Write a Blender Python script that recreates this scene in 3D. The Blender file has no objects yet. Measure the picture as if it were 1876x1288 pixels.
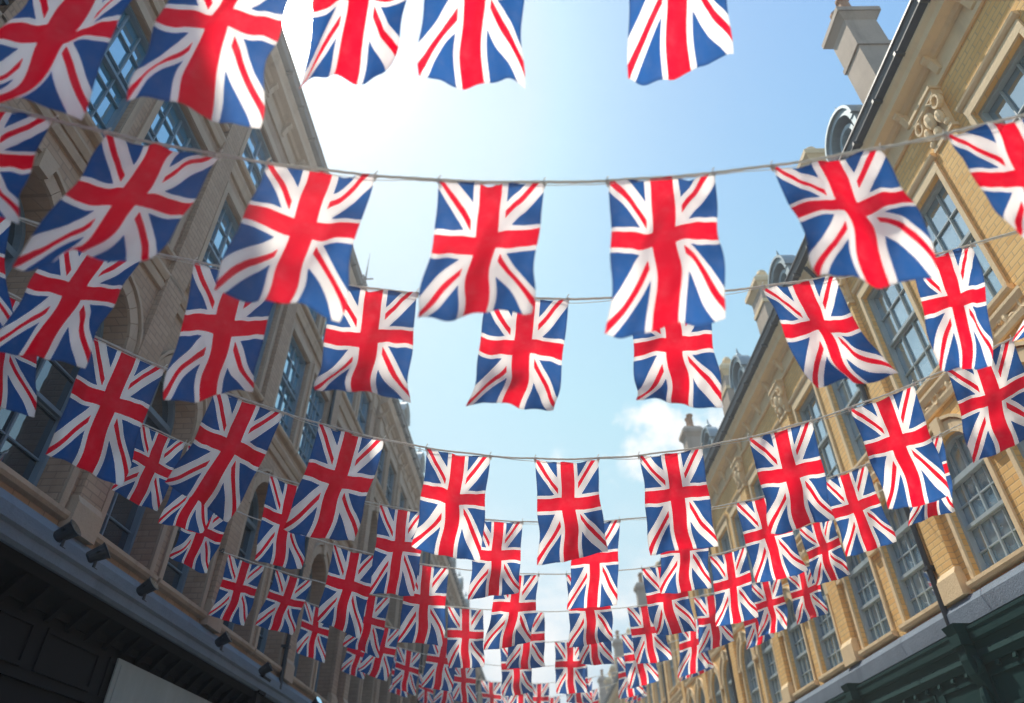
import bpy, math, random
from mathutils import Vector, Matrix, noise
random.seed(11)
scene = bpy.context.scene
COL = scene.collection

# ------------------------------------------------------------------ node helpers
class NT:
    def __init__(s, tree):
        s.t = tree; s.n = tree.nodes; s.l = tree.links
    def new(s, typ, **kw):
        nd = s.n.new(typ)
        for k, v in kw.items(): setattr(nd, k, v)
        return nd
    def put(s, sock, val):
        if isinstance(val, bpy.types.NodeSocket): s.l.new(val, sock)
        else: sock.default_value = val
    def M(s, op, a, b=0.0, c=None, clamp=False):
        nd = s.new('ShaderNodeMath', operation=op, use_clamp=clamp)
        s.put(nd.inputs[0], a); s.put(nd.inputs[1], b)
        if c is not None: s.put(nd.inputs[2], c)
        return nd.outputs[0]
    def mix(s, f, a, b, mode='MIX'):
        nd = s.new('ShaderNodeMix', data_type='RGBA', blend_type=mode)
        s.put(nd.inputs[0], f); s.put(nd.inputs[6], a); s.put(nd.inputs[7], b)
        return nd.outputs[2]
    def noise(s, vec, scale, detail=4, rough=.55):
        nd = s.new('ShaderNodeTexNoise')
        s.put(nd.inputs['Scale'], scale); s.put(nd.inputs['Detail'], detail); s.put(nd.inputs['Roughness'], rough)
        if vec is not None: s.l.new(vec, nd.inputs['Vector'])
        return nd.outputs['Fac']
    def ramp(s, f, p0, p1):
        nd = s.new('ShaderNodeMapRange', interpolation_type='SMOOTHSTEP')
        s.put(nd.inputs[0], f); s.put(nd.inputs[1], p0); s.put(nd.inputs[2], p1)
        return nd.outputs[0]
    def mapping(s, vec, scale):
        nd = s.new('ShaderNodeMapping'); s.l.new(vec, nd.inputs[0]); nd.inputs['Scale'].default_value = scale
        return nd.outputs[0]

def C(r, g, b): return (r, g, b, 1.0)

def base_mat(name):
    m = bpy.data.materials.new(name); m.use_nodes = True
    m.node_tree.nodes.clear()
    t = NT(m.node_tree)
    out = t.new('ShaderNodeOutputMaterial')
    return m, t, out

def principled(t, out, col, rough=.7, metal=0.0, spec=.4, bump=None, bstr=.3, bdist=.01):
    p = t.new('ShaderNodeBsdfPrincipled')
    t.put(p.inputs['Base Color'], col); t.put(p.inputs['Roughness'], rough)
    p.inputs['Metallic'].default_value = metal
    p.inputs['Specular IOR Level'].default_value = spec
    if bump is not None:
        b = t.new('ShaderNodeBump'); b.inputs['Strength'].default_value = bstr; b.inputs['Distance'].default_value = bdist
        t.l.new(bump, b.inputs['Height']); t.l.new(b.outputs[0], p.inputs['Normal'])
    t.l.new(p.outputs[0], out.inputs[0])
    return p

def brick_mat(name, c1, c2, mortar, dirt=.5):
    m, t, out = base_mat(name)
    tc = t.new('ShaderNodeTexCoord')
    sp = t.new('ShaderNodeSeparateXYZ'); t.l.new(tc.outputs['Object'], sp.inputs[0])
    cb = t.new('ShaderNodeCombineXYZ')
    t.l.new(t.M('ADD', sp.outputs[0], sp.outputs[1]), cb.inputs[0]); t.l.new(sp.outputs[2], cb.inputs[1])
    br = t.new('ShaderNodeTexBrick')
    t.l.new(cb.outputs[0], br.inputs['Vector'])
    br.inputs['Scale'].default_value = 1.0
    br.inputs['Brick Width'].default_value = .30
    br.inputs['Row Height'].default_value = .098
    br.inputs['Mortar Size'].default_value = .011
    br.inputs['Mortar Smooth'].default_value = .4
    br.inputs['Bias'].default_value = -.1
    br.inputs['Color1'].default_value = C(*c1); br.inputs['Color2'].default_value = C(*c2); br.inputs['Mortar'].default_value = C(*mortar)
    n1 = t.noise(tc.outputs['Object'], .55, 6, .6)
    st = t.noise(t.mapping(tc.outputs['Object'], (2.2, 2.2, .22)), 1.0, 5, .6)
    f = t.M('MULTIPLY', t.ramp(n1, .42, .72), dirt)
    col = t.mix(f, br.outputs['Color'], C(c2[0]*.6, c2[1]*.57, c2[2]*.6))
    f2 = t.M('MULTIPLY', t.ramp(st, .52, .78), dirt*.8)
    col = t.mix(f2, col, C(c2[0]*.45, c2[1]*.43, c2[2]*.46))
    fine = t.noise(tc.outputs['Object'], 22, 4, .6)
    col = t.mix(t.M('MULTIPLY', fine, .25), col, C(c1[0]*.65, c1[1]*.62, c1[2]*.6))
    h = t.M('SUBTRACT', t.M('MULTIPLY', fine, .3), br.outputs['Fac'])
    principled(t, out, col, .88, bump=h, bstr=.55, bdist=.010)
    return m

def stone_mat(name, c, dirt=.5, rough=.8, sc=1.0):
    m, t, out = base_mat(name)
    tc = t.new('ShaderNodeTexCoord'); o = tc.outputs['Object']
    n1 = t.noise(o, .9*sc, 6, .6); st = t.noise(t.mapping(o, (3, 3, .35)), 1.1, 5, .6); fi = t.noise(o, 30*sc, 5, .6)
    col = t.mix(t.M('MULTIPLY', t.ramp(n1, .4, .7), dirt), C(*c), C(c[0]*.6, c[1]*.57, c[2]*.55))
    col = t.mix(t.M('MULTIPLY', t.ramp(st, .5, .75), dirt), col, C(c[0]*.45, c[1]*.44, c[2]*.44))
    col = t.mix(t.M('MULTIPLY', fi, .25), col, C(c[0]*.65, c[1]*.65, c[2]*.65))
    principled(t, out, col, rough, bump=t.M('ADD', fi, t.M('MULTIPLY', n1, 2.0)), bstr=.45, bdist=.02)
    return m

def paint_mat(name, c, rough=.35, metal=0.0, var=.35, spec=.4):
    m, t, out = base_mat(name)
    tc = t.new('ShaderNodeTexCoord'); o = tc.outputs['Object']
    n1 = t.noise(t.mapping(o, (1, 1, .3)), 2.5, 6, .65); fi = t.noise(o, 45, 3, .6)
    col = t.mix(t.M('MULTIPLY', t.ramp(n1, .4, .75), var), C(*c), C(c[0]*1.6+.03, c[1]*1.6+.03, c[2]*1.6+.03))
    r = t.M('ADD', rough, t.M('MULTIPLY', n1, .25))
    principled(t, out, col, r, metal=metal, spec=spec, bump=fi, bstr=.15, bdist=.005)
    return m

def slate_mat(name, c):
    m, t, out = base_mat(name)
    tc = t.new('ShaderNodeTexCoord')
    sp = t.new('ShaderNodeSeparateXYZ'); t.l.new(tc.outputs['Object'], sp.inputs[0])
    cb = t.new('ShaderNodeCombineXYZ'); t.l.new(sp.outputs[0], cb.inputs[0]); t.l.new(t.M('SUBTRACT', sp.outputs[2], sp.outputs[1]), cb.inputs[1])
    br = t.new('ShaderNodeTexBrick'); t.l.new(cb.outputs[0], br.inputs['Vector'])
    for k, v in (('Scale', 1), ('Brick Width', .3), ('Row Height', .25), ('Mortar Size', .012)): br.inputs[k].default_value = v
    br.inputs['Color1'].default_value = C(*c); br.inputs['Color2'].default_value = C(c[0]*1.5, c[1]*1.5, c[2]*1.6); br.inputs['Mortar'].default_value = C(.01, .01, .012)
    n = t.noise(tc.outputs['Object'], 3, 5, .6)
    col = t.mix(t.M('MULTIPLY', n, .5), br.outputs['Color'], C(c[0]*.6, c[1]*.65, c[2]*.6))
    principled(t, out, col, .55, bump=t.M('MULTIPLY', br.outputs['Fac'], -1.0), bstr=.6, bdist=.02)
    return m

def glass_mat(name, c, refl, lightc):
    m, t, out = base_mat(name)
    tc = t.new('ShaderNodeTexCoord'); o = tc.outputs['Object']
    n = t.noise(o, 1.3, 3, .5)
    info = t.new('ShaderNodeObjectInfo')
    dark = t.new('ShaderNodeBsdfDiffuse')
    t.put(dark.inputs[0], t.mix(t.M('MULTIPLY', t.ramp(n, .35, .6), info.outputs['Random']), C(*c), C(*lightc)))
    gl = t.new('ShaderNodeBsdfGlossy'); gl.inputs['Roughness'].default_value = .03
    gl.inputs['Color'].default_value = C(.85, .95, 1)
    b = t.new('ShaderNodeBump'); b.inputs['Strength'].default_value = .25; b.inputs['Distance'].default_value = .03
    t.l.new(n, b.inputs['Height']); t.l.new(b.outputs[0], gl.inputs['Normal'])
    mx = t.new('ShaderNodeMixShader')
    fr = t.new('ShaderNodeFresnel'); fr.inputs[0].default_value = 1.5
    t.put(mx.inputs[0], t.M('ADD', fr.outputs[0], refl, clamp=True))
    t.l.new(dark.outputs[0], mx.inputs[1]); t.l.new(gl.outputs[0], mx.inputs[2])
    t.l.new(mx.outputs[0], out.inputs[0])
    return m

def rope_mat():
    m, t, out = base_mat('cotton_rope')
    tc = t.new('ShaderNodeTexCoord')
    n = t.noise(tc.outputs['Object'], 90, 4, .7)
    col = t.mix(n, C(.96, .95, .91), C(.76, .73, .66))
    b = t.new('ShaderNodeBump'); b.inputs['Strength'].default_value = .8; b.inputs['Distance'].default_value = .004; t.l.new(n, b.inputs['Height'])
    d = t.new('ShaderNodeBsdfDiffuse'); t.l.new(col, d.inputs[0]); t.l.new(b.outputs[0], d.inputs['Normal'])
    tr = t.new('ShaderNodeBsdfTranslucent'); t.l.new(col, tr.inputs[0])
    mx = t.new('ShaderNodeMixShader'); mx.inputs[0].default_value = .5
    t.l.new(d.outputs[0], mx.inputs[1]); t.l.new(tr.outputs[0], mx.inputs[2]); t.l.new(mx.outputs[0], out.inputs[0])
    return m

def flag_mat():
    m, t, out = base_mat('flag_cloth')
    uvn = t.new('ShaderNodeUVMap'); uvn.uv_map = 'UVMap'
    wob = t.new('ShaderNodeTexNoise'); wob.inputs['Scale'].default_value = 3.0; wob.inputs['Detail'].default_value = 2
    info = t.new('ShaderNodeObjectInfo')
    wv = t.new('ShaderNodeVectorMath', operation='ADD'); t.l.new(uvn.outputs[0], wv.inputs[0]); t.l.new(info.outputs['Random'], wv.inputs[1]); t.l.new(wv.outputs[0], wob.inputs['Vector'])
    sb = t.new('ShaderNodeVectorMath', operation='SUBTRACT'); t.l.new(wob.outputs['Color'], sb.inputs[0]); sb.inputs[1].default_value = (.5, .5, .5)
    sc = t.new('ShaderNodeVectorMath', operation='SCALE'); t.l.new(sb.outputs[0], sc.inputs[0]); sc.inputs['Scale'].default_value = .024
    ad = t.new('ShaderNodeVectorMath', operation='ADD'); t.l.new(uvn.outputs[0], ad.inputs[0]); t.l.new(sc.outputs[0], ad.inputs[1])
    sp = t.new('ShaderNodeSeparateXYZ'); t.l.new(ad.outputs[0], sp.inputs[0])
    M = t.M
    u = M('SUBTRACT', sp.outputs[0], .5)
    v = M('MULTIPLY', M('SUBTRACT', sp.outputs[1], .55), 1.667)
    au = M('ABSOLUTE', u); av = M('ABSOLUTE', v)
    mn = M('MINIMUM', au, av)
    red_c = M('LESS_THAN', mn, .105); wh_c = M('LESS_THAN', mn, .160)
    e = M('SUBTRACT', M('MULTIPLY', au, .857), M('MULTIPLY', av, .5145))
    s = M('MULTIPLY', M('MULTIPLY', M('SIGN', u), M('SIGN', v)), M('MULTIPLY', e, -1.0))
    wh_d = M('LESS_THAN', M('ABSOLUTE', e), .106)
    rd_d = M('LESS_THAN', M('ABSOLUTE', M('SUBTRACT', s, .024)), .029)
    blue = C(.019, .100, .32); red = C(.88, .0015, .028); white = C(.97, .945, .915)
    col = t.mix(wh_d, blue, white); col = t.mix(rd_d, col, red)
    col = t.mix(wh_c, col, white); col = t.mix(red_c, col, red)
    n = t.noise(t.mapping(uvn.outputs[0], (1, 1.667, 1)), 5, 6, .65)
    col = t.mix(M('MULTIPLY', t.ramp(n, .4, .8), .10), col, C(.38, .34, .38))
    su = t.new('ShaderNodeSeparateXYZ'); t.l.new(uvn.outputs[0], su.inputs[0])
    hu = M('GREATER_THAN', M('ABSOLUTE', M('SUBTRACT', su.outputs[0], .5)), .482)
    hv = M('GREATER_THAN', M('ABSOLUTE', M('SUBTRACT', su.outputs[1], .5)), .487)
    hem = M('MULTIPLY', M('MAXIMUM', hu, hv), .30)
    wx = t.new('ShaderNodeTexWave', wave_type='BANDS', bands_direction='X'); t.l.new(uvn.outputs[0], wx.inputs[0]); wx.inputs['Scale'].default_value = 60
    wy = t.new('ShaderNodeTexWave', wave_type='BANDS', bands_direction='Y'); t.l.new(uvn.outputs[0], wy.inputs[0]); wy.inputs['Scale'].default_value = 95
    b = t.new('ShaderNodeBump'); b.inputs['Strength'].default_value = .25; b.inputs['Distance'].default_value = .003
    t.l.new(M('ADD', M('ADD', wx.outputs['Fac'], wy.outputs['Fac']), M('MULTIPLY', n, 5.0)), b.inputs['Height'])
    colh = t.mix(hem, col, C(.02, .02, .03))
    d = t.new('ShaderNodeBsdfDiffuse'); t.l.new(t.mix(1.0, col, C(.38, .38, .38), 'MULTIPLY'), d.inputs[0]); t.l.new(b.outputs[0], d.inputs['Normal'])
    tr = t.new('ShaderNodeBsdfTranslucent'); t.l.new(colh, tr.inputs[0]); t.l.new(b.outputs[0], tr.inputs['Normal'])
    mx = t.new('ShaderNodeAddShader')
    t.l.new(d.outputs[0], mx.inputs[0]); t.l.new(tr.outputs[0], mx.inputs[1])
    gl = t.new('ShaderNodeBsdfGlossy'); gl.inputs['Roughness'].default_value = .5; gl.inputs[0].default_value = C(1, 1, 1)
    mx2 = t.new('ShaderNodeMixShader'); mx2.inputs[0].default_value = .015
    t.l.new(mx.outputs[0], mx2.inputs[1]); t.l.new(gl.outputs[0], mx2.inputs[2])
    t.l.new(mx2.outputs[0], out.inputs[0])
    return m

# ------------------------------------------------------------------ mesh builder
class MB:
    def __init__(s): s.v = []; s.f = []; s.m = []
    def add(s, vs, fs, m=0):
        o = len(s.v); s.v += [tuple(p) for p in vs]
        for f in fs: s.f.append(tuple(i+o for i in f)); s.m.append(m)
    def quad(s, a, b, c, d, m=0): s.add([a, b, c, d], [(0, 1, 2, 3)], m)
    def box(s, x0, x1, y0, y1, z0, z1, m=0):
        s.add([(x0,y0,z0),(x1,y0,z0),(x1,y1,z0),(x0,y1,z0),(x0,y0,z1),(x1,y0,z1),(x1,y1,z1),(x0,y1,z1)],
              [(0,3,2,1),(4,5,6,7),(0,1,5,4),(1,2,6,5),(2,3,7,6),(3,0,4,7)], m)
    def frustum(s, x0, x1, y0, y1, z0, z1, e, m=0):
        s.add([(x0,y0,z0),(x1,y0,z0),(x1,y1,z0),(x0,y1,z0),(x0-e,y0-e,z1),(x1+e,y0-e,z1),(x1+e,y1+e,z1),(x0-e,y1+e,z1)],
              [(0,3,2,1),(4,5,6,7),(0,1,5,4),(1,2,6,5),(2,3,7,6),(3,0,4,7)], m)
    def prism(s, prof, x0, x1, m=0):
        n = len(prof)
        vs = [(x0, y, z) for y, z in prof]+[(x1, y, z) for y, z in prof]
        fs = [(i, (i+1) % n, n+(i+1) % n, n+i) for i in range(n)]+[tuple(range(n))[::-1], tuple(range(n, 2*n))]
        s.add(vs, fs, m)
    def prism_y(s, prof, y0, y1, m=0):
        n = len(prof)
        vs = [(x, y0, z) for x, z in prof]+[(x, y1, z) for x, z in prof]
        fs = [(i, (i+1) % n, n+(i+1) % n, n+i) for i in range(n)]+[tuple(range(n))[::-1], tuple(range(n, 2*n))]
        s.add(vs, fs, m)
    def tube(s, pts, r, n=6, m=0):
        pts = [Vector(p) for p in pts]; o = []
        for i, p in enumerate(pts):
            d = (pts[min(i+1, len(pts)-1)]-pts[max(i-1, 0)]).normalized()
            up = Vector((0, 0, 1)) if abs(d.z) < .9 else Vector((1, 0, 0))
            a = d.cross(up).normalized(); b = a.cross(d)
            rr = r[i] if isinstance(r, (list, tuple)) else r
            for k in range(n):
                t = 2*math.pi*k/n; o.append(p+a*math.cos(t)*rr+b*math.sin(t)*rr)
        fs = []
        for i in range(len(pts)-1):
            for k in range(n): fs.append((i*n+k, i*n+(k+1) % n, (i+1)*n+(k+1) % n, (i+1)*n+k))
        fs.append(tuple(range(n))); fs.append(tuple(range((len(pts)-1)*n, len(pts)*n)))
        s.add(o, fs, m)
    def lathe(s, prof, cx, cy, n=14, m=0):
        vs = []
        for r, z in prof:
            for k in range(n):
                t = 2*math.pi*k/n; vs.append((cx+r*math.cos(t), cy+r*math.sin(t), z))
        fs = [(i*n+k, i*n+(k+1) % n, (i+1)*n+(k+1) % n, (i+1)*n+k) for i in range(len(prof)-1) for k in range(n)]
        fs += [tuple(range(n))[::-1], tuple(range((len(prof)-1)*n, len(prof)*n))]
        s.add(vs, fs, m)
    def blob(s, c, rx, ry, rz, m=0, n=8, k=5):
        vs = []
        for j in range(k+1):
            ph = math.pi*j/k
            for i in range(n):
                t = 2*math.pi*i/n
                vs.append((c[0]+rx*math.sin(ph)*math.cos(t), c[1]+ry*math.sin(ph)*math.sin(t), c[2]+rz*math.cos(ph)))
        s.add(vs, [(j*n+i, j*n+(i+1) % n, (j+1)*n+(i+1) % n, (j+1)*n+i) for j in range(k) for i in range(n)], m)
    def arc_ring(s, cx, cz, r0, r1, y0, y1, a0=0, a1=math.pi, n=14, m=0):
        for i in range(n):
            t0 = a0+(a1-a0)*i/n; t1 = a0+(a1-a0)*(i+1)/n
            P = [(cx+r*math.cos(t), cz+r*math.sin(t)) for r, t in ((r0, t0), (r1, t0), (r1, t1), (r0, t1))]
            s.prism_y(P, y0, y1, m)
    def mesh(s, name, mats, smooth=False):
        me = bpy.data.meshes.new(name); me.from_pydata(s.v, [], s.f)
        for m in mats: me.materials.append(m)
        me.polygons.foreach_set('material_index', s.m)
        if smooth: me.polygons.foreach_set('use_smooth', [True]*len(s.f))
        me.update(); return me

def ob(name, me, parent=None, loc=(0, 0, 0), rot=None, **props):
    o = bpy.data.objects.new(name, me); COL.objects.link(o)
    o.location = loc
    if rot: o.rotation_euler = rot
    if parent: o.parent = parent
    for k, v in props.items(): o[k] = v
    return o

# ------------------------------------------------------------------ materials
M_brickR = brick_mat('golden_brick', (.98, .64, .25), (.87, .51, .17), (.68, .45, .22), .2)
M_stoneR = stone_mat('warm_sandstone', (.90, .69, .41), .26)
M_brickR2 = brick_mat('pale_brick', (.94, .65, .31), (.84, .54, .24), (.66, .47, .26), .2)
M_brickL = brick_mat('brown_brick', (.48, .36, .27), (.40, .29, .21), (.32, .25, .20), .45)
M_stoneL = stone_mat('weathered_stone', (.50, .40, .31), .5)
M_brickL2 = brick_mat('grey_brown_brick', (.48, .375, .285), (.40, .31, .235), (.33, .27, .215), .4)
M_grey = stone_mat('grey_stone', (.19, .245, .31), .4)
M_frameR = paint_mat('sage_frame_paint', (.38, .46, .48), .4)
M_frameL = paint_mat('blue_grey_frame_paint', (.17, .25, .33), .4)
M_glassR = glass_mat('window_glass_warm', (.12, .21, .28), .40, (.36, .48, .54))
M_glassL = glass_mat('window_glass_cool', (.04, .27, .50), .48, (.08, .34, .56))  # sky reflection partly painted in: the diffuse blue stands in for it
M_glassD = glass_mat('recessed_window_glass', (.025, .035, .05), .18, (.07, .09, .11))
M_gutter = paint_mat('black_gutter_paint', (.035, .045, .055), .35)
M_shopL = paint_mat('black_shop_paint', (.011, .012, .015), .6, var=.08, spec=.2)
M_shopR = paint_mat('dark_green_shop_paint', (.006, .042, .042), .6, var=.05, spec=.15)
M_shopG = paint_mat('grey_green_fascia_paint', (.30, .34, .335), .5)
M_lead = paint_mat('grey_lead', (.26, .30, .33), .45, .4)
M_zinc = paint_mat('weathered_zinc', (.34, .42, .45), .5, .3)
M_slate = slate_mat('slate', (.09, .10, .12))
M_terra = stone_mat('terracotta', (.45, .24, .13), .5)
M_dark = paint_mat('dark_interior', (.01, .01, .012), .7, var=0)
M_rope = rope_mat()
M_flag = flag_mat()
M_lampg = glass_mat('lamp_glass', (.3, .3, .3), .1, (.5, .5, .5))

# ------------------------------------------------------------------ setting
def asphalt():
    m, t, out = base_mat('asphalt'); tc = t.new('ShaderNodeTexCoord')
    n = t.noise(tc.outputs['Object'], 60, 5, .7); n2 = t.noise(tc.outputs['Object'], .4, 5, .6)
    col = t.mix(n, C(.05, .05, .052), C(.10, .099, .095)); col = t.mix(t.M('MULTIPLY', n2, .5), col, C(.045, .045, .045))
    principled(t, out, col, .85, bump=n, bstr=.5); return m
def paving():
    m, t, out = base_mat('paving_slabs'); tc = t.new('ShaderNodeTexCoord')
    br = t.new('ShaderNodeTexBrick'); t.l.new(tc.outputs['Object'], br.inputs['Vector'])
    for k, v in (('Scale', 1), ('Brick Width', .9), ('Row Height', .6), ('Mortar Size', .01)): br.inputs[k].default_value = v
    br.inputs['Color1'].default_value = C(.52, .50, .47); br.inputs['Color2'].default_value = C(.45, .43, .40); br.inputs['Mortar'].default_value = C(.15, .15, .14)
    n = t.noise(tc.outputs['Object'], 8, 5, .6)
    principled(t, out, t.mix(t.M('MULTIPLY', n, .4), br.outputs['Color'], C(.3, .29, .28)), .8, bump=t.M('MULTIPLY', br.outputs['Fac'], -1), bstr=.5); return m
M_asph = asphalt(); M_pave = paving(); M_kerb = stone_mat('kerb_granite', (.4, .4, .39), .3)
M_ground = stone_mat('bare_ground', (.24, .23, .2), .3, .9, .2)
M_line = paint_mat('road_line_paint', (.7, .6, .12), .6)
g = MB(); g.quad((-600, -600, 0), (600, -600, 0), (600, 900, 0), (-600, 900, 0))
ob('ground', g.mesh('ground', [M_ground]), kind='structure')
g = MB(); g.quad((-2.2, -20, .004), (3.0, -20, .004), (3.0, 160, .004), (-2.2, 160, .004))
ob('road', g.mesh('road', [M_asph]), kind='structure')
g = MB()
for x in (-1.95, -1.78, 2.58, 2.75): g.quad((x-.04, -20, .008), (x+.04, -20, .008), (x+.04, 160, .008), (x-.04, 160, .008))
ob('road_marking', g.mesh('road_marking', [M_line]), kind='structure')
for x0, x1, k0, k1 in ((-7.2, -2.35, -2.35, -2.2), (3.15, 8.0, 3.0, 3.15)):
    g = MB(); g.box(x0, x1, -20, 160, 0, .12, 0); g.box(k0, k1, -20, 160, 0, .125, 1)
    ob('pavement', g.mesh('pavement', [M_pave, M_kerb]), kind='structure')
# thin sunlit summer haze filling the street
hm, ht, hout = base_mat('summer_haze')
vs_ = ht.new('ShaderNodeVolumeScatter'); vs_.inputs['Color'].default_value = C(.97, .97, .98); vs_.inputs['Density'].default_value = .0034; vs_.inputs['Anisotropy'].default_value = .58
ht.l.new(vs_.outputs[0], hout.inputs['Volume'])
g = MB(); g.box(-40, 40, -12, 130, .02, 34)
ob('haze', g.mesh('haze', [hm]), kind='structure')

# ------------------------------------------------------------------ facade pieces
def wall_mesh(name, L, ztop, cols, mats, depth=.34, back=9.0, z0=4.55):
    mb = MB(); cur = 0.0; N = 12
    for uc, w, ops in sorted(cols, key=lambda c: c[0]):
        a, b = uc-w/2, uc+w/2
        mb.quad((cur, 0, z0), (a, 0, z0), (a, 0, ztop), (cur, 0, ztop)); cur = b
        def arc(op):
            zb, zt, rise = op
            if rise <= 0: return [(a, zt), (b, zt)]
            hw = w/2; R = (hw*hw+rise*rise)/(2*rise); cz = zt-R
            t1 = math.asin(min(1, hw/R))
            if rise > hw*.999: t1 = math.pi/2
            return [(uc+R*math.sin(-t1+2*t1*i/N), cz+R*math.cos(-t1+2*t1*i/N)) for i in range(N+1)]
        low = [(a, z0), (b, z0)]
        for op in list(ops)+[None]:
            zn = op[0] if op else ztop
            for i in range(len(low)-1):
                p, q = low[i], low[i+1]
                mb.quad((p[0], 0, p[1]), (q[0], 0, q[1]), (q[0], 0, zn), (p[0], 0, zn))
            if op:
                A = arc(op)
                border = [(a, op[0])]+A+[(b, op[0])]
                for i in range(len(border)):
                    p, q = border[i], border[(i+1) % len(border)]
                    mb.quad((p[0], 0, p[1]), (q[0], 0, q[1]), (q[0], -depth, q[1]), (p[0], -depth, p[1]))
                low = A
    mb.quad((cur, 0, z0), (L, 0, z0), (L, 0, ztop), (cur, 0, ztop))
    for u in (0, L): mb.quad((u, 0, z0), (u, -back, z0), (u, -back, ztop), (u, 0, ztop))
    mb.quad((0, -back, z0), (L, -back, z0), (L, -back, ztop), (0, -back, ztop))
    mb.quad((0.01, -depth-.01, z0), (L-.01, -depth-.01, z0), (L-.01, -depth-.01, ztop), (0.01, -depth-.01, ztop), 1)
    return mb.mesh(name, mats)

def arch_pts(w, zt, rise, N=14):
    hw = w/2
    if rise <= 0: return [(-hw, zt), (hw, zt)]
    R = (hw*hw+rise*rise)/(2*rise); cz = zt-R
    t1 = math.pi/2 if rise > hw*.999 else math.asin(hw/R)
    return [(R*math.sin(-t1+2*t1*i/N), cz+R*math.cos(-t1+2*t1*i/N)) for i in range(N+1)]

def pane_mesh(w, h, rise, mat):
    mb = MB(); A = arch_pts(w, h, rise)
    P = [(-w/2, 0)]+A+[(w/2, 0)]
    mb.add([(x, 0, z) for x, z in P], [tuple(range(len(P)))])
    return mb.mesh('pane', [mat])

def frame_mesh(w, h, rise, nx, ny, mat):
    mb = MB(); hw = w/2; t = .06; hs = h-rise
    mb.box(-hw, -hw+t, .002, .10, 0, hs); mb.box(hw-t, hw, .002, .10, 0, hs)
    mb.box(-hw+t, hw-t, .002, .12, 0, t+.02)
    if rise > 0:
        A = arch_pts(w, h, rise)
        for i in range(len(A)-1):
            p, q = A[i], A[i+1]; s = 1-2*t/w
            pi = (p[0]*s, hs+(p[1]-hs)*s); qi = (q[0]*s, hs+(q[1]-hs)*s)
            mb.prism_y([p, q, qi, pi], .002, .10)
        mb.box(-hw+t, hw-t, .003, .11, hs-.05, hs+.04)
    else:
        mb.box(-hw+t, hw-t, .002, .10, h-t, h)
    mb.box(-hw+t, hw-t, .003, .085, hs*.52-.028, hs*.52+.028)
    for i in range(1, nx):
        x = -hw+w*i/nx; e = .018 if abs(x) < .05 else .011
        top = h-t-.01 if rise <= 0 else hs+(rise-.05)*math.sqrt(max(0, 1-(x/hw)**2))
        mb.box(x-e, x+e, .005, .045, t+.02, top)
    for j in range(1, ny):
        z = hs*j/ny
        mb.box(-hw+t, hw-t, .006, .04, z-.011, z+.011)
    return mb.mesh('frame', [mat])

def surround_mesh(w, h, rise, mat, side):
    mb = MB(); hw = w/2; hs = h-rise; s = .09 if side == 'R' else .12
    for sx in (-1, 1):
        a, b = sorted((sx*hw, sx*(hw+s))); mb.box(a, b, .002, .04, 0, hs)
    mb.prism([(0.002, -.12), (.08, -.10), (.11, -.06), (.11, -.005), (0.002, -.002)], -hw-s-.06, hw+s+.06)
    if rise > 0:
        n = 11; A = arch_pts(w, h, rise, n)
        for i in range(n):
            p, q = Vector(A[i]), Vector(A[i+1]); cz = hs-max(0, hw-rise)
            c = Vector((0, cz)); e = .20 if i != n//2 else .30
            po = p+(p-c).normalized()*e; qo = q+(q-c).normalized()*e
            g = (q-p)*.02
            d = .045 if i != n//2 else .11
            mb.prism_y([tuple(p+g), tuple(q-g), tuple(qo-g), tuple(po+g)], .002, d)
        n = 14; A = arch_pts(w+.46, h+.23, rise+.23, n); B = arch_pts(w+.56, h+.28, rise+.28, n)
        for i in range(n): mb.prism_y([A[i], A[i+1], B[i+1], B[i]], .003, .08)
        for sx in (-1, 1): mb.box(min(sx*(hw+.10), sx*(hw+.30)), max(sx*(hw+.10), sx*(hw+.30)), .003, .09, hs-.09, hs)
    else:
        mb.box(-hw-s, hw+s, .002, .04, h+.004, h+.20)
        if side == 'R':
            mb.prism([(.003, h+.22), (.05, h+.24), (.08, h+.28), (.09, h+.32), (.003, h+.34)], -hw-s-.05, hw+s+.05)
    return mb.mesh('surround', [mat])

def tor(c, R, r, n=12, k=6):
    vs = []
    for i in range(n):
        a = 2*math.pi*i/n
        for j in range(k):
            b = 2*math.pi*j/k
            vs.append((c[0]+(R+r*math.cos(b))*math.cos(a)*.75, c[1]+r*math.sin(b)*1.4, c[2]+(R+r*math.cos(b))*math.sin(a)))
    fs = [(i*k+j, ((i+1) % n)*k+j, ((i+1) % n)*k+(j+1) % k, i*k+(j+1) % k) for i in range(n) for j in range(k)]
    return vs, fs

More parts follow.
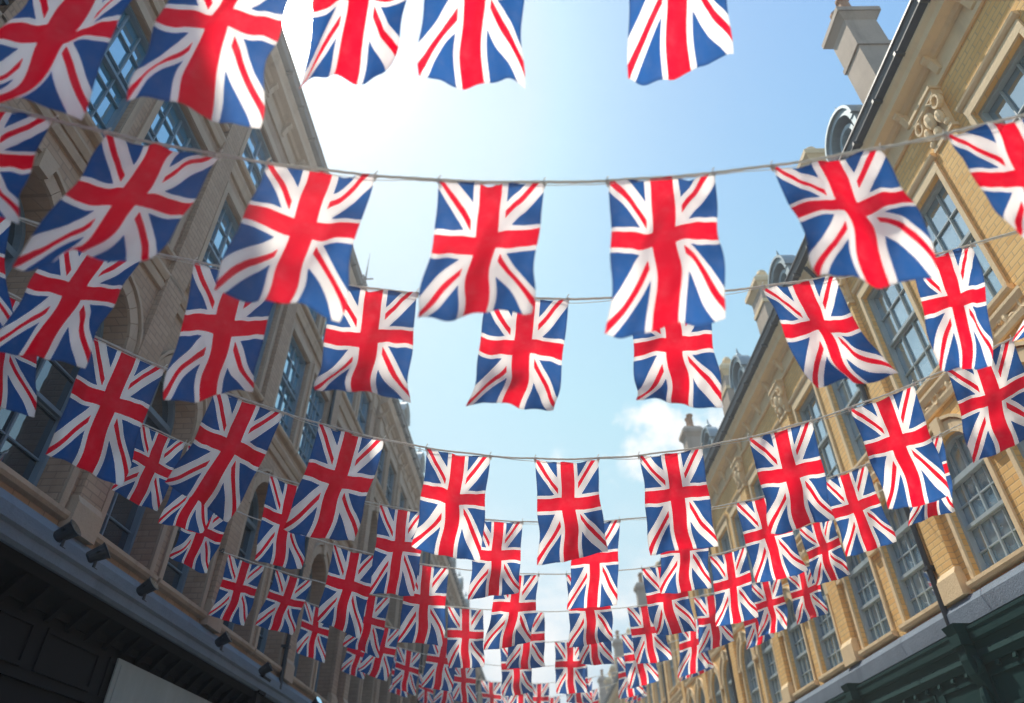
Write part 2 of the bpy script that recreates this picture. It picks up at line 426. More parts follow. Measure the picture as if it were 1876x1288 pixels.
def pilaster_mesh(z0, z1, mats, w=.50, d=.10, ornate=True):
    mb = MB(); hw = w/2; zc = z1
    mb.box(-hw-.05, hw+.05, .002, d+.05, z0, z0+.35); mb.prism([(.002, z0+.35), (d+.05, z0+.35), (d, z0+.45), (.002, z0+.45)], -hw-.03, hw+.03)
    mb.box(-hw, hw, .002, d, z0+.45, zc-.9, 1)
    mb.box(-hw-.03, hw+.03, .003, d+.03, zc-.96, zc-.88)
    mb.frustum(-hw+.02, hw-.02, .003, d-.02, zc-.88, zc-.18, .05)
    if ornate:
        for sx in (-1, 1):
            mb.add(*tor((sx*(hw+.02), d+.03, zc-.32), .12, .04))
            mb.blob((sx*(hw-.07), d+.04, zc-.60), .08, .07, .16)
            mb.blob((sx*(hw-.02), d+.02, zc-.80), .06, .05, .08)
        mb.blob((0, d+.06, zc-.48), .11, .09, .2); mb.blob((0, d+.04, zc-.76), .08, .06, .12)
        mb.tube([(-hw+.05, d+.05, zc-.3), (-.12, d+.08, zc-.22), (0, d+.1, zc-.26), (.12, d+.08, zc-.22), (hw-.05, d+.05, zc-.3)], .035)
    else:
        mb.box(-hw+.06, hw-.06, d-.02, d+.02, zc-.75, zc-.35)
    mb.box(-hw-.08, hw+.08, .003, d+.08, zc-.18, zc-.06); mb.box(-hw-.11, hw+.11, .003, d+.11, zc-.06, zc)
    return mb.mesh('pilaster', mats)

def frieze_mesh(L, z0, z1, mat, ornate):
    mb = MB()
    mb.prism([(.002, z0), (.05, z0), (.07, z0+.08), (.07, z0+.12), (.002, z0+.12)], 0, L)
    mb.box(0, L, .002, .03, z0+.12, z1-.14)
    mb.prism([(.002, z1-.14), (.06, z1-.14), (.10, z1-.05), (.10, z1), (.002, z1)], 0, L)
    if ornate:
        zc = (z0+z1)/2; n = int(L/.42)
        for i in range(n):
            u = (i+.5)*L/n
            if i % 2: mb.add(*tor((u, .04, zc), .11, .03, 10, 5))
            else:
                mb.blob((u, .04, zc), .06, .05, .12, 0, 6, 4)
                mb.blob((u-.12, .04, zc-.04), .08, .04, .04, 0, 6, 4); mb.blob((u+.12, .04, zc+.04), .08, .04, .04, 0, 6, 4)
    return mb.mesh('frieze', [mat])

def cornice_mesh(L, z0, z1, proj, mat, dent=1.075):
    mb = MB(); H = z1-z0
    prof = [(.002, z0), (.05, z0), (.06, z0+H*.10), (.03, z0+H*.12), (.03, z0+H*.50), (.09, z0+H*.52), (.14, z0+H*.6), (proj*.8, z0+H*.66), (proj*.85, z0+H*.8), (proj, z0+H*.92), (proj, z1), (.002, z1)]
    mb.prism(prof, 0, L)
    n = int(round(L/dent))
    for i in range(n):
        u = (i+.5)*L/n
        mb.prism([(.03, z0+H*.16), (.07, z0+H*.18), (proj*.4, z0+H*.44), (proj*.6, z0+H*.54), (proj*.6, z0+H*.64), (.03, z0+H*.60)], u-.06, u+.06)
    return mb.mesh('cornice', [mat])

def gutter_mesh(L, z, d0, d1, mat):
    mb = MB()
    mb.prism([(d0, z), (d1-.1, z), (d1, z+.08), (d1+.02, z+.24), (d1+.05, z+.26), (d1+.05, z+.30), (d1-.03, z+.30), (d1-.05, z+.12), (d0, z+.12)], 0, L)
    n = int(L/.9)
    for i in range(n):
        u = (i+.5)*L/n; mb.box(u-.03, u+.03, d1-.12, d1+.07, z-.03, z+.05)
    return mb.mesh('gutter', [mat])

def downpipe_mesh(z0, z1, d, mat):
    mb = MB(); mb.tube([(0, d, z0), (0, d, z1-.6), (0, d+.1, z1-.35), (0, d+.28, z1)], .05, 8)
    z = z0+1
    while z < z1-1: mb.box(-.075, .075, .0, d+.06, z, z+.06); z += 1.9
    mb.frustum(-.12, .12, d-.04, d+.16, z1-.75, z1-.5, .04)
    return mb.mesh('downpipe', [mat])

def stack_mesh(w, dd, z0, z1, mats, pots):
    mb = MB(); hw = w/2
    mb.box(-hw, hw, -dd, 0, z0, z1-.5, 0)
    mb.box(-hw-.06, hw+.06, -dd-.06, .06, z0, z0+.35, 1)
    mb.box(-hw-.03, hw+.03, -dd-.03, .03, z0+(z1-z0)*.55, z0+(z1-z0)*.55+.12, 1)
    mb.frustum(-hw, hw, -dd, 0, z1-.5, z1-.32, .10, 1); mb.box(-hw-.12, hw+.12, -dd-.12, .12, z1-.32, z1-.18, 1)
    mb.frustum(-hw-.10, hw+.10, -dd-.10, .10, z1-.18, z1, -.10, 1)
    for i in range(pots):
        x = -hw+w*(i+.5)/pots
        mb.lathe([(.13, z1-.02), (.15, z1+.05), (.11, z1+.1), (.1, z1+.5), (.14, z1+.55), (.14, z1+.62), (.08, z1+.62)], x, -dd/2, 10, 2)
    if pots == 0:
        mb.lathe([(.1, z1-.01), (.05, z1+.1), (.13, z1+.22), (.16, z1+.34), (.12, z1+.46), (.03, z1+.54)], 0, -dd/2, 10, 1)
    return mb.mesh('chimney', mats)

def dormer_mesh(z, mats):
    mb = MB(); w = .62
    P = [(-w, z), (-w, z+.9)]+[(w*math.sin(-math.pi/2+math.pi*i/12), z+.9+w*math.cos(-math.pi/2+math.pi*i/12)) for i in range(1, 12)]+[(w, z+.9), (w, z)]
    mb.prism_y(P, -2.2, -.12, 0)
    mb.arc_ring(0, z+.9, w-.02, w+.16, -.18, .16, 0, math.pi, 16, 1)
    mb.arc_ring(0, z+.9, w+.16, w+.24, -.18, .22, 0, math.pi, 16, 1)
    for sx in (-1, 1):
        a, b = sorted((sx*(w-.02), sx*(w+.16))); mb.box(a, b, -.18, .14, z, z+.9, 1)
        mb.add(*tor((sx*(w+.24), -.02, z+.18), .16, .06), 1)
    mb.arc_ring(0, z+.85, .30, .42, -.14, .04, 0, 2*math.pi, 20, 1)
    mb.lathe([(.12, z+1.70), (.06, z+1.78), (.13, z+1.91), (.05, z+2.04), (.01, z+2.3)], 0, -.04, 10, 1)
    return mb.mesh('dormer', mats)

def shopfront_meshes(L, bay, mat, k=1.0):
    mb = MB()
    mb.box(0, L, -.25, .02, .12, .7)
    mb.box(0, L, -.25, .06, 3.05, 3.3)
    mb.box(0, L, -.25, .10, 3.3, 4.02)
    n = int(L/1.43)
    for i in range(n):
        a = (i+.08)*L/n; b = (i+.92)*L/n
        mb.box(a, b, .10, .125, 3.42, 3.47); mb.box(a, b, .10, .125, 3.85, 3.90)
        mb.box(a, a+.05, .10, .124, 3.47, 3.85); mb.box(b-.05, b, .10, .124, 3.47, 3.85)
    prof = [(-.25, 4.02), (.14, 4.02), (.16, 4.1), (.18, 4.12), (.36*k, 4.22), (.42*k, 4.32), (-.25, 4.32)]
    mb.prism(prof, 0, L)
    nd = int(L/.43)
    for i in range(nd):
        u = (i+.5)*L/nd; mb.prism([(.12, 3.93), (.16, 3.95), (.24*k+.02, 4.08), (.34*k+.02, 4.20), (.12, 4.19)], u-.04, u+.04)
    return mb.mesh('shop_fascia', [mat])

def ledge_mesh(L, mat, k=1.0):
    mb = MB()
    mb.prism([(-.25, 4.323), (.46*k, 4.323), (.50*k, 4.36), (.50*k, 4.47), (.54*k, 4.50), (.54*k, 4.545), (-.25, 4.598)], 0, L)
    return mb.mesh('ledge', [mat])

def console_mesh(mat, k=1.0):
    mb = MB()
    mb.box(-.24*k, .24*k, .002, .16*k, .12, 3.05); mb.box(-.29*k, .29*k, .002, .22*k, .12, .5)
    mb.box(-.16*k, .16*k, .16*k, .18*k, .7, 2.8)
    mb.prism([(.12, 3.1), (.2*k, 3.06), (.26*k, 3.2), (.24*k, 3.45), (.34*k, 3.75), (.50*k, 3.9), (.56*k, 4.1), (.55*k, 4.3), (.12, 4.3)], -.17*k, .17*k)
    mb.box(-.23*k, .23*k, .1, .62*k, 4.3, 4.46)
    mb.frustum(-.23*k, .23*k, .1, .62*k, 4.46, 4.6, .04)
    for x in (-.17*k, .17*k): mb.add(*tor((x, .38*k, 4.02), .10, .035))
    mb.blob((0, .36*k, 3.55), .09, .07, .2)
    return mb.mesh('shop_pilaster', [mat])

FIN = MB(); FIN.lathe([(.42, 0), (.36, .3), (.2, .8), (.12, 1.2), (.2, 1.32), (.09, 1.5), (.05, 2.1), (.14, 2.22), (.05, 2.36), (.022, 3.2), (.004, 4.1)], 0, 0, 12)
FIN.box(-.32, .32, -.02, .02, 2.62, 2.67); FIN.box(-.02, .02, -.3, .3, 2.70, 2.74)
finm = FIN.mesh('finial', [M_gutter], True)

def build(name, label, side, Y0, nb, xo, toe, st, bay=4.3):
    L = nb*bay
    if side == 'R': loc = (xo(Y0), Y0, 0); rz = math.pi/2+toe
    else: loc = (xo(Y0+L), Y0+L, 0); rz = -math.pi/2-toe
    root = ob(name, None, None, loc, (0, 0, rz), label=label, category='building', group='terraced buildings lining the street')
    root.empty_display_size = .5
    cols = []
    for k in range(nb):
        for fr in (.28, .72):
            cols.append((bay*(k+fr), st['w'], [(zb, zt, rise) for zb, zt, rise, *_ in st['floors']]))
    ztop = st['wall_top']; dep = .5 if side == 'L' else .34; kk = 1.0 if side == 'L' else .42
    ob('wall', wall_mesh('wall', L, ztop, cols, [st['brick'], M_dark], dep), root)
    ob('shop_fascia', shopfront_meshes(L, bay, st['shop'], kk), root)
    ob('ledge', ledge_mesh(L, M_grey if side == 'L' else st['shop'], kk), root)
    if st.get('panel'):
        a, b = st['panel']; pmb = MB(); pmb.box(a, b, .128, .15, 2.95, 3.92); pmb.box(a+.1, b-.1, .15, .16, 3.05, 3.85)
        ob('fascia_panel', pmb.mesh('fascia_panel', [M_shopG]), root)
    gm = MB(); gm.quad((0, -.15, .7), (L, -.15, .7), (L, -.15, 3.05), (0, -.15, 3.05))
    gm.quad((0, -9, .1), (L, -9, .1), (L, -9, 4.5), (0, -9, 4.5))
    for u in (0, L): gm.quad((u, -.2, .1), (u, -9, .1), (u, -9, 4.6), (u, -.2, 4.6))
    ob('shop_window', gm.mesh('shop_window', [M_glassD]), root)
    cm = console_mesh(st['shop'], .60 if side == 'R' else .8)
    pm = pilaster_mesh(st['p0'], st['p1'], [st['stone'], st['brick']], ornate=(side == 'R'))
    for k in range(nb+1):
        u = min(max(k*bay, .3), L-.3)
        if side == 'R' or (nb-k) % 2 == 0: ob('shop_pilaster', cm, root, (u-(2.0 if side == 'L' and 0 < k < nb else 0), 0, 0))
        ob('pilaster', pm, root, (u, 0, 0))
    sb = MB(); sb.prism([(.002, 4.6), (.14, 4.6), (.14, 4.86), (.07, 4.98), (.002, 4.98)], 0, L)
    ob('sill_band', sb.mesh('sill_band', [M_grey]), root)
    for (a, b) in st['friezes']: ob('frieze', frieze_mesh(L, a, b, st['stone'], side == 'R'), root)
    for (zb, zt, rise, nx, ny) in st['floors']:
        h = zt-zb; w = st['w']
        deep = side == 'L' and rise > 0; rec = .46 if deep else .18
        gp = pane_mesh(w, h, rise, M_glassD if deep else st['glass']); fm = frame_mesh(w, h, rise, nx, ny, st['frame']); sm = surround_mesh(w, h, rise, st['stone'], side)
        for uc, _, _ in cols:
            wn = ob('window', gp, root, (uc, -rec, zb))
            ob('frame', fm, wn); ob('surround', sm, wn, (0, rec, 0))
    c0, c1, pr = st['cornice']
    ob('cornice', cornice_mesh(L, c0, c1, pr, st['stone']), root)
    ob('gutter', gutter_mesh(L, c1+.004, .0, pr+.1, M_gutter), root)
    dp = downpipe_mesh(4.62, c1-.1, .12, M_gutter)
    for k in range(1, nb, 3): ob('downpipe', dp, root, (k*bay+.40, 0, 0))
    rz0 = c1+.13
    rm = MB()
    if st['roof'] == 'mansard':
        rm.prism([(-.25, rz0), (-1.2, rz0+2.6), (-1.35, rz0+2.66), (-9, rz0+3.4), (-9, rz0)], .0, L)
        rm.prism([(-1.05, rz0+2.55), (-1.0, rz0+2.75), (-1.4, rz0+2.8), (-1.4, rz0+2.55)], -.05, L+.05, 1)
    else:
        rm.prism([(-.15, rz0), (-4.6, rz0+2.5), (-9, rz0)], 0, L)
        rm.prism([(-.1, rz0+.0), (.0, rz0+.02), (.0, rz0+.25), (-.3, rz0+.25), (-.3, rz0)], 0, L, 1)
    ob('roof', rm.mesh('roof', [M_slate, M_lead]), root)
    sm1 = stack_mesh(.80, .7, rz0-.1, rz0+st['ped'], [M_stoneL, st['stone'], M_terra], 0)
    sm2 = stack_mesh(.62, .66, rz0-.1, rz0+st['stk'], [M_stoneL, M_stoneL, M_terra], 2)
    dm = dormer_mesh(0, [M_zinc, st['dormer_trim']])
    for k in range(nb):
        if st['peds']:
            big = k in st['big']
            ob('chimney', sm2 if big else sm1, root, (k*bay+st['pedoff']+(1.40 if big else 0), .26, 0))
        if st['dorm']:
            d = ob('dormer', dm, root, (k*bay+st['dormoff'], .20, rz0)); d.scale = (.76, .9, .78)
            gmesh = pane_mesh(.62, .62, .31, st['glass'])
            ob('oculus_glass', gmesh, d, (0, -.115, .55))
    if not st['peds']:
        for k in range(0, nb, 3): ob('chimney', sm2, root, (k*bay+1.0, -3.2, 1.2))
    for u, d_, zz in st.get('finial', []): ob('finial', finm, root, (u, d_, zz))
    return root

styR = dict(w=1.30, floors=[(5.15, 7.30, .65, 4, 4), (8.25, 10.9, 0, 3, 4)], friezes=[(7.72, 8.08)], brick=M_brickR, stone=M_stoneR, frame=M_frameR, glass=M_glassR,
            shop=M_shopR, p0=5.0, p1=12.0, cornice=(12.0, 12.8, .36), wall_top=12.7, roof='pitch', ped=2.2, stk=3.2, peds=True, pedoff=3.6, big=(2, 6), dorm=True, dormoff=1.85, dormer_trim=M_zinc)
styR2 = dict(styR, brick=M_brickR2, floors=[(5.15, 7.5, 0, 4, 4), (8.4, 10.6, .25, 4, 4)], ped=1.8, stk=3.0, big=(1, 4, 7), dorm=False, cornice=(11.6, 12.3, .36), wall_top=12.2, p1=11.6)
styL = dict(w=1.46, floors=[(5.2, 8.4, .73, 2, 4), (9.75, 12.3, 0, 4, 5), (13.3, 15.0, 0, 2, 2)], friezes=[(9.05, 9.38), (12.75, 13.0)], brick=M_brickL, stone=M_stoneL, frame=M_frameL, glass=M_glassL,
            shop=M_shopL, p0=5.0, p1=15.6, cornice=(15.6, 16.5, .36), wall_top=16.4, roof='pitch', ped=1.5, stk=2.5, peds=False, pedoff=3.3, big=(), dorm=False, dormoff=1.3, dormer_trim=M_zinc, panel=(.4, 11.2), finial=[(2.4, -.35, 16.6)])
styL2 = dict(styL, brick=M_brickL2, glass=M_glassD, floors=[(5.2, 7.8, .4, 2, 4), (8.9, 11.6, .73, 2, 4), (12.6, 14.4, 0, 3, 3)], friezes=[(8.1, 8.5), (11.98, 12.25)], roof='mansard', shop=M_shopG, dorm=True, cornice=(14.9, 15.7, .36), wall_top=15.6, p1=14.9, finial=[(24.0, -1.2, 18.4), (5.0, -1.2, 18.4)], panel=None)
xR = lambda Y: 7.05-.016*Y
xL = lambda Y: -6.1+.02*Y
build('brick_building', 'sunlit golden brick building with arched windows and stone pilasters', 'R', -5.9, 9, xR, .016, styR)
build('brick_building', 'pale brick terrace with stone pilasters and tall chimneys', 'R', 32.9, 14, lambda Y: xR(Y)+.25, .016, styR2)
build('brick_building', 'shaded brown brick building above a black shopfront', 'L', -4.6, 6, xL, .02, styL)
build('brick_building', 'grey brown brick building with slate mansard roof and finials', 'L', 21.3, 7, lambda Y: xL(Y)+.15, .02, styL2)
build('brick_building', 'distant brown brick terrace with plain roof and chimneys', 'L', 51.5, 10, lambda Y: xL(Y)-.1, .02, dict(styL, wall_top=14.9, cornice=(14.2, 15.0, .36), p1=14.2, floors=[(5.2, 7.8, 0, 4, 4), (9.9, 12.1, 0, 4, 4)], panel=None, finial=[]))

# spotlights on the shop cornice
sp = MB(); sp.lathe([(.05, 0), (.05, .03), (.02, .04), (.02, .16)], 0, 0, 10)
spm = sp.mesh('bracket', [M_gutter])
hd = MB(); hd.tube([(0, -.13, 0), (0, -.11, 0), (0, .08, .0), (0, .10, 0)], [.05, .075, .10, .115], 14); hd.box(-.12, .12, -.02, .02, -.012, .012)
hdm = hd.mesh('lamp_head', [M_gutter], False)
ln = MB(); ln.tube([(0, .101, 0), (0, .106, 0)], .10, 14); lnm = ln.mesh('lens', [M_lampg])
for i, Y in enumerate((5.2, 7.6, 8.3, 9.6, 12.4, 14.6, 18.2, 22.0)):
    s = ob('spotlight', spm, None, (xL(Y)+.46, Y, 4.545), (0, 0, -math.pi/2), label='small black spotlight standing on the shop cornice', category='spotlight', group='spotlights along the shop cornice')
    h = ob('lamp_head', hdm, s, (0, .0, .22), (math.radians(35), 0, random.uniform(-.5, .5)))
    ob('lens', lnm, h)

# ------------------------------------------------------------------ bunting
W = .70
rows = {
 'A': ((-.040, .039, 2.951), (.018, .007, 5.223), [(-330,33,104),(-232,-8,114),(-133,-6,115),(-22,-9,121),(90,-11,121),(198,-5,103),(306,-15,120)]),
 'B': ((-.013, .115, 4.312), (.034, .050, 5.399), [(-444,42,120),(-340,-7,114),(-234,2,128),(-125,6,112),(0,-13,113),(122,-9,118),(241,8,113),(378,-13,125),(507,-41,125)]),
 'C': ((-.062, .123, 6.715), (.031, .004, 5.181), [(-485,37,115),(-392,0,127),(-287,-22,116),(-188,-17,118),(-77,-8,114),(41,-2,115),(156,-4,112),(275,-5,116),(380,0,121),(474,-21,114)]),
 'D': ((-.026, .049, 9.640), (.031, -.021, 5.686), [(-538,-2,111),(-470,-10,116),(-351,1,129),(-189,-4,124),(-47,-8,115),(97,-14,122),(223,-11,114),(339,6,119),(465,4,118),(575,-20,118)]),
 'E': ((-.008, .166, 10.936), (.039, .025, 5.354), [(-502,-1,108),(-277,-10,122),(-165,-1,118),(-23,-18,114),(91,-5,113),(216,0,112),(333,-8,116),(501,-10,109)]),
 'F': ((-.018, .174, 13.923), (.025, .028, 5.633), [(-535,-8,112),(-450,-18,102),(-307,-8,107),(-130,1,109),(-10,-11,106),(118,-5,103),(226,-1,106),(365,-14,107),(484,-14,104),(563,-16,104)]),
 'P': ((0, .02, 2.02), (.03, .12, 6.94), [(-106,-6,126),(-28,-6,120),(108,-2,120)]),
 'Q': ((0, .02, 2.05), (0, .16, 6.60), [(-276,-8,126),(-181,-8,128)]),
}
PUSH = {'P': .46, 'Q': .16}
def gen_row(Y, z0, step, x0, x1, sag):
    fl = []; x = x0
    while x < x1:
        fl.append((int(x*100), random.randint(-16, 10), random.randint(102, 116))); x += step*random.uniform(.9, 1.2)
    return ((-.01, .02, Y), (sag, .01, z0), fl)
rows['G'] = gen_row(16.6, 5.72, 1.4, -5.0, 5.6, .032)
rows['H'] = gen_row(20.8, 6.12, 1.5, -4.9, 5.4, .036)
rows['I'] = gen_row(26.0, 6.70, 1.65, -4.6, 5.5, .038)
rows['J'] = gen_row(32.0, 7.33, 1.8, -4.6, 5.3, .040)

def rnd_n(p, t): return .6+.4*math.sin(p+t*4)
LEN = 1.18
def flag_mesh(fp, fz, X, dx, h0, push, rnd):
    nx, ny = 26, 40
    ph = [rnd.uniform(0, 6.28) for _ in range(8)]
    k1 = rnd.uniform(.8, 1.5); k2 = rnd.uniform(.2, .8); amp = rnd.uniform(.022, .046)
    curl = rnd.choice([-1, 1])*rnd.uniform(.03, .12); cs = rnd.choice([0, 1]); tw = rnd.uniform(-.25, .25)
    lift = rnd.uniform(.0, .07)
    sag = rnd.uniform(.012, .035)
    c0 = Vector((X, fp(X), fz(X)))
    # swing of the cloth along the street so that its length stays natural
    if push is not None: dy = push; hz = h0
    else:
        te = (c0.z-h0-1.6)/c0.y
        best = None
        for i in range(-40, 41):
            d = i*.01; hh = h0-d*te*.9
            e = abs(math.sqrt(hh*hh+d*d+dx*dx)-LEN)+abs(d)*.15
            if best is None or e < best[0]: best = (e, d, hh)
        dy, hz = best[1], best[2]
    vs = []; uv = []
    Xa, Xb = X-W/2*.985, X+W/2*.985
    pa = Vector((Xa, fp(Xa), fz(Xa))); pb = Vector((Xb, fp(Xb), fz(Xb)))
    wd = (pb-pa); wd = wd.normalized()*W
    pa = c0-wd/2; pb = c0+wd/2
    nrm = Vector((-wd.y, wd.x, 0)).normalized()
    for j in range(ny+1):
        t = j/ny
        for i in range(nx+1):
            s = i/nx
            nar = 1-.05*math.sin(math.pi*min(1, t*1.1))*rnd_n(ph[0], t)-abs(tw)*.10*t
            sc = (s-.5)*nar
            a = tw*t*1.5
            p = c0+wd*sc*math.cos(a)+nrm*(sc*W*math.sin(a))
            p.x += dx*t**1.35+.014*math.sin(6.28*(t*1.2)+ph[1])*t+.012*math.sin(6.28*t*2.3+ph[2]+s*2)*t
            p.z -= sag*math.sin(math.pi*s)*(1-t)**2
            p.z -= hz*t
            rip = amp*(t**.6)*math.sin(6.28*(s*k1+t*k2)+ph[3])+.45*amp*t*math.sin(6.28*(s*.6-t*1.7)+ph[4])
            rip += .014*(1-t)**1.5*math.sin(6.28*(s*2.5)+ph[5])*math.sin(math.pi*s)
            rip += .013*t*math.sin(6.28*(s*3.1+t*.6)+ph[6])
            rip += .034*noise.noise(Vector((s*3+ph[0]*7, t*4, ph[1]*5)))
            # fine pull creases running from the tied corners
            rip += .014*noise.noise(Vector(((s+t*.5)*9+ph[2]*3, (s-t)*2.2, ph[3]*4)))*(1-.5*t)
            rip += .014*noise.noise(Vector(((s-t*.5)*9+ph[4]*3, (s+t)*2.2, ph[5]*4)))*(1-.5*t)
            off = rip+dy*t**1.25
            ed = (s if cs else 1-s)
            c = max(0, (t-.62)/.38)
            off += curl*c*c*(.35+ed)
            p.z += lift*c*c*(ed**2)
            p += nrm*off
            vs.append(p-c0); uv.append((s, 1-t))
    fs = []
    for j in range(ny):
        for i in range(nx):
            a = j*(nx+1)+i; fs.append((a, a+1, a+nx+2, a+nx+1))
    me = bpy.data.meshes.new('union_flag'); me.from_pydata(vs, [], fs); me.materials.append(M_flag)
    ul = me.uv_layers.new(name='UVMap')
    for lp in me.loops: ul.data[lp.index].uv = uv[lp.vertex_index]
    me.polygons.foreach_set('use_smooth', [True]*len(fs)); me.update()
    return me, c0, pa, pb

tm = MB()
tm.tube([(0, -.012, -.03), (0, -.018, .0), (0, 0, .022), (0, .018, 0), (0, .012, -.03)], .006, 6)
tm.tube([(0, 0, -.005), (.012, 0, .012), (-.012, 0, .02), (0, 0, .045), (.01, 0, .06)], .005, 5)
tm.blob((0, 0, .004), .017, .02, .017)
tie_mesh = tm.mesh('tie', [M_rope])
rr = random.Random(5)
LAB = {'shade': 'union flag hanging in shade beside the brown stone building',
       'sun': 'union flag glowing with sunlight on a bunting rope',
       'right': 'union flag on bunting rope near golden brick building',
       'small': 'small distant union flag on a crowded bunting rope'}
for rn, (cy, cz, fl) in rows.items():
    xs = [f[0]/100 for f in fl]; lo, hi = min(xs)-.4, max(xs)+.4
    def mk(c, lo=lo, hi=hi):
        q = lambda x: c[0]*x*x+c[1]*x+c[2]
        d = lambda x: 2*c[0]*x+c[1]
        def f(x):
            if x < lo: return q(lo)+max(-.9, min(.9, d(lo)))*(x-lo)
            if x > hi: return q(hi)+max(-.9, min(.9, d(hi)))*(x-hi)
            return q(x)
        return f
    fp = mk(cy); fz = mk(cz)
    push = PUSH.get(rn, None)
    small = rn in 'GHIJKL'
    for (xi, dxi, hi_) in fl:
        X = xi/100; dx = dxi/100; h = hi_/100
        me, c0, pa, pb = flag_mesh(fp, fz, X, dx, h, push, rr)
        lab = LAB['small'] if small else (LAB['shade'] if X < -2.3 else (LAB['right'] if X > 3 else LAB['sun']))
        fo = ob('union_flag', me, None, c0, label=lab, category='flag', group='union flags strung on bunting ropes')
        if rn in 'ABCDEPQ':
            for q in (pa, pb): ob('tie', tie_mesh, fo, tuple(q-c0), (0, 0, rr.uniform(-.6, .6)))
    mb = MB(); x0, x1 = xL(fp(-6.1))+.02, xR(fp(7))-.02
    n = 260 if rn in 'ABCDPQ' else 90
    pts = []
    for i in range(n+1):
        x = x0+(x1-x0)*i/n
        pts.append(Vector((x, fp(x), fz(x)+.006+.004*math.sin(x*9+len(rn))+.005*noise.noise(Vector((x*4, ord(rn), 0))))))
    if rn in 'ABCDPQ':
        for k in (0, 1, 2):
            pp = [p+Vector((0, math.cos(i*1.05+k*2.094)*.006, math.sin(i*1.05+k*2.094)*.006)) for i, p in enumerate(pts)]
            mb.tube(pp, .0058, 5)
        pp = [p+Vector((0, .012*math.sin(p.x*5), -.012-.026*abs(math.sin(p.x*2.9+ord(rn))))) for p in pts]
        mb.tube(pp, .0040, 4)
    else: mb.tube(pts, .010, 5)
    rope = ob('bunting_rope', mb.mesh('bunting_rope', [M_rope], True), None, label='pale twisted cotton rope strung across the street between buildings', category='rope', group='bunting ropes across the street')
    for pnt, sx in ((pts[0], -1), (pts[-1], 1)):
        hk = MB(); hk.tube([(sx*.05, 0, 0), (sx*.0, 0, 0), (-sx*.05, 0, .0)], .012, 8); hk.add(*tor((-sx*.07, 0, 0), .035, .009))
        ob('wall_hook', hk.mesh('wall_hook', [M_gutter]), rope, tuple(pnt))

# ------------------------------------------------------------------ light, sky
sdir = Vector((-.312, .500, .990)).normalized()
sun = bpy.data.lights.new('sun', 'SUN'); sun.energy = 5.0; sun.angle = math.radians(.5); sun.color = (1, .93, .81)
so = bpy.data.objects.new('sun', sun); COL.objects.link(so); so.rotation_euler = (-sdir).to_track_quat('-Z', 'Y').to_euler()
so.location = (0, 0, 50)

w = bpy.data.worlds.new('World'); scene.world = w; w.use_nodes = True; w.node_tree.nodes.clear()
t = NT(w.node_tree); wo = t.new('ShaderNodeOutputWorld'); bg = t.new('ShaderNodeBackground')
sky = t.new('ShaderNodeTexSky', sky_type='NISHITA', sun_disc=False)
sky.sun_elevation = math.asin(sdir.z); sky.sun_rotation = math.atan2(sdir.x, sdir.y) % (2*math.pi)
sky.air_density = 1.0; sky.dust_density = .7; sky.ozone_density = 1.5
tc = t.new('ShaderNodeTexCoord')
dp = t.new('ShaderNodeVectorMath', operation='DOT_PRODUCT'); nv = t.new('ShaderNodeVectorMath', operation='NORMALIZE')
t.l.new(tc.outputs['Generated'], nv.inputs[0]); t.l.new(nv.outputs[0], dp.inputs[0]); dp.inputs[1].default_value = tuple(sdir)
dt = t.M('MAXIMUM', dp.outputs['Value'], 0.0)
glow = t.M('ADD', t.M('MULTIPLY', t.M('POWER', dt, 45.0), 1.6), t.M('ADD', t.M('MULTIPLY', t.M('POWER', dt, 180.0), 6.0), t.M('MULTIPLY', t.M('POWER', dt, 3000.0), 400.0)))
vm = t.new('ShaderNodeVectorMath', operation='SCALE'); vm.inputs[0].default_value = (1, .98, .93); t.l.new(glow, vm.inputs['Scale'])
tint = t.mix(t.ramp(dt, .70, .97), C(.84, 1.50, 1.75), C(.84, 1.22, 1.42))
skyc = t.mix(1.0, sky.outputs[0], tint, 'MULTIPLY')
skyc = t.mix(1.0, skyc, C(3.2, 4.6, 5.8), 'DARKEN')
sz = t.new('ShaderNodeSeparateXYZ'); t.l.new(nv.outputs[0], sz.inputs[0])
cm = t.mapping(nv.outputs[0], (1, 1, 2.2))
n1 = t.noise(cm, 6.5, 9, .6); n2 = t.noise(cm, 1.8, 3, .5)
cl = t.ramp(t.M('ADD', t.M('MULTIPLY', n1, .65), t.M('MULTIPLY', n2, .35)), .44, .64)
low = t.M('SUBTRACT', 1.0, t.ramp(sz.outputs[2], .28, .44))
mask = t.M('MULTIPLY', t.M('MULTIPLY', cl, low), .9)
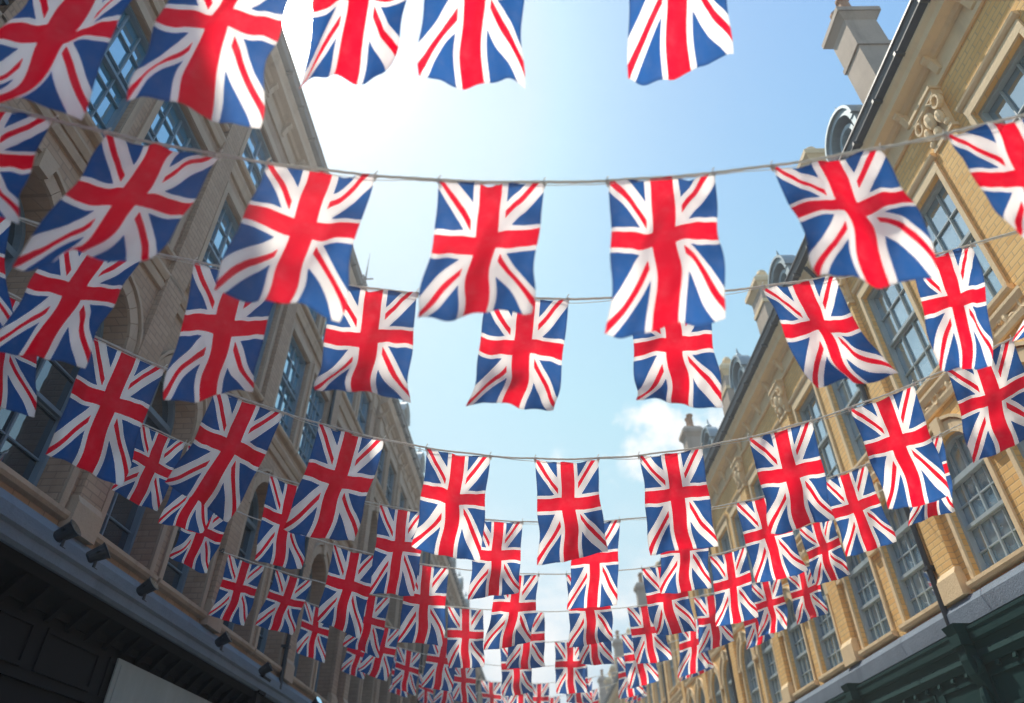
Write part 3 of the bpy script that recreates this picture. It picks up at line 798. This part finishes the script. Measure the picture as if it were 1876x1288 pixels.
hazef = t.M('ADD', .10, t.M('MULTIPLY', t.M('SUBTRACT', 1.0, t.ramp(sz.outputs[2], .12, .82)), .60))
c2 = t.mix(hazef, skyc, C(4.7, 5.8, 6.5))
c2 = t.mix(mask, c2, C(6.5, 6.7, 6.9))
n3 = t.noise(nv.outputs[0], 15, 8, .6)
for cdir, sx, szv in (((.235, .845, .480), .15, .036), ((.160, .86, .512), .05, .018), ((-.02, .965, .235), .12, .03), ((.10, .955, .275), .07, .022)):
    df = t.new('ShaderNodeVectorMath', operation='SUBTRACT'); t.l.new(nv.outputs[0], df.inputs[0]); df.inputs[1].default_value = cdir
    sc_ = t.new('ShaderNodeVectorMath', operation='MULTIPLY'); t.l.new(df.outputs[0], sc_.inputs[0]); sc_.inputs[1].default_value = (1/sx, .4/sx, 1/szv)
    ln_ = t.new('ShaderNodeVectorMath', operation='LENGTH'); t.l.new(sc_.outputs[0], ln_.inputs[0])
    v_ = t.M('ADD', t.M('SUBTRACT', 1.15, ln_.outputs['Value']), t.M('MULTIPLY', t.M('SUBTRACT', n3, .5), 4.2))
    c2 = t.mix(t.M('MULTIPLY', t.ramp(v_, -.1, 1.05), .92), c2, C(7.0, 7.1, 7.2))
fin = t.new('ShaderNodeVectorMath', operation='ADD'); t.l.new(c2, fin.inputs[0]); t.l.new(vm.outputs[0], fin.inputs[1])
t.l.new(fin.outputs[0], bg.inputs[0]); bg.inputs[1].default_value = .15
t.l.new(bg.outputs[0], wo.inputs[0])

# ------------------------------------------------------------------ camera
cd = bpy.data.cameras.new('camera'); cd.lens = 24.05; cd.sensor_width = 36; cd.clip_end = 3000; cd.clip_start = .05
cd.dof.use_dof = True; cd.dof.focus_distance = 8.5; cd.dof.aperture_fstop = .66
co = bpy.data.objects.new('camera', cd); COL.objects.link(co)
co.location = (0, 0, 1.6); co.rotation_euler = (math.radians(127), 0, math.radians(1.65))
scene.camera = co
scene.view_settings.view_transform = 'Standard'; scene.view_settings.look = 'None'; scene.view_settings.exposure = 0
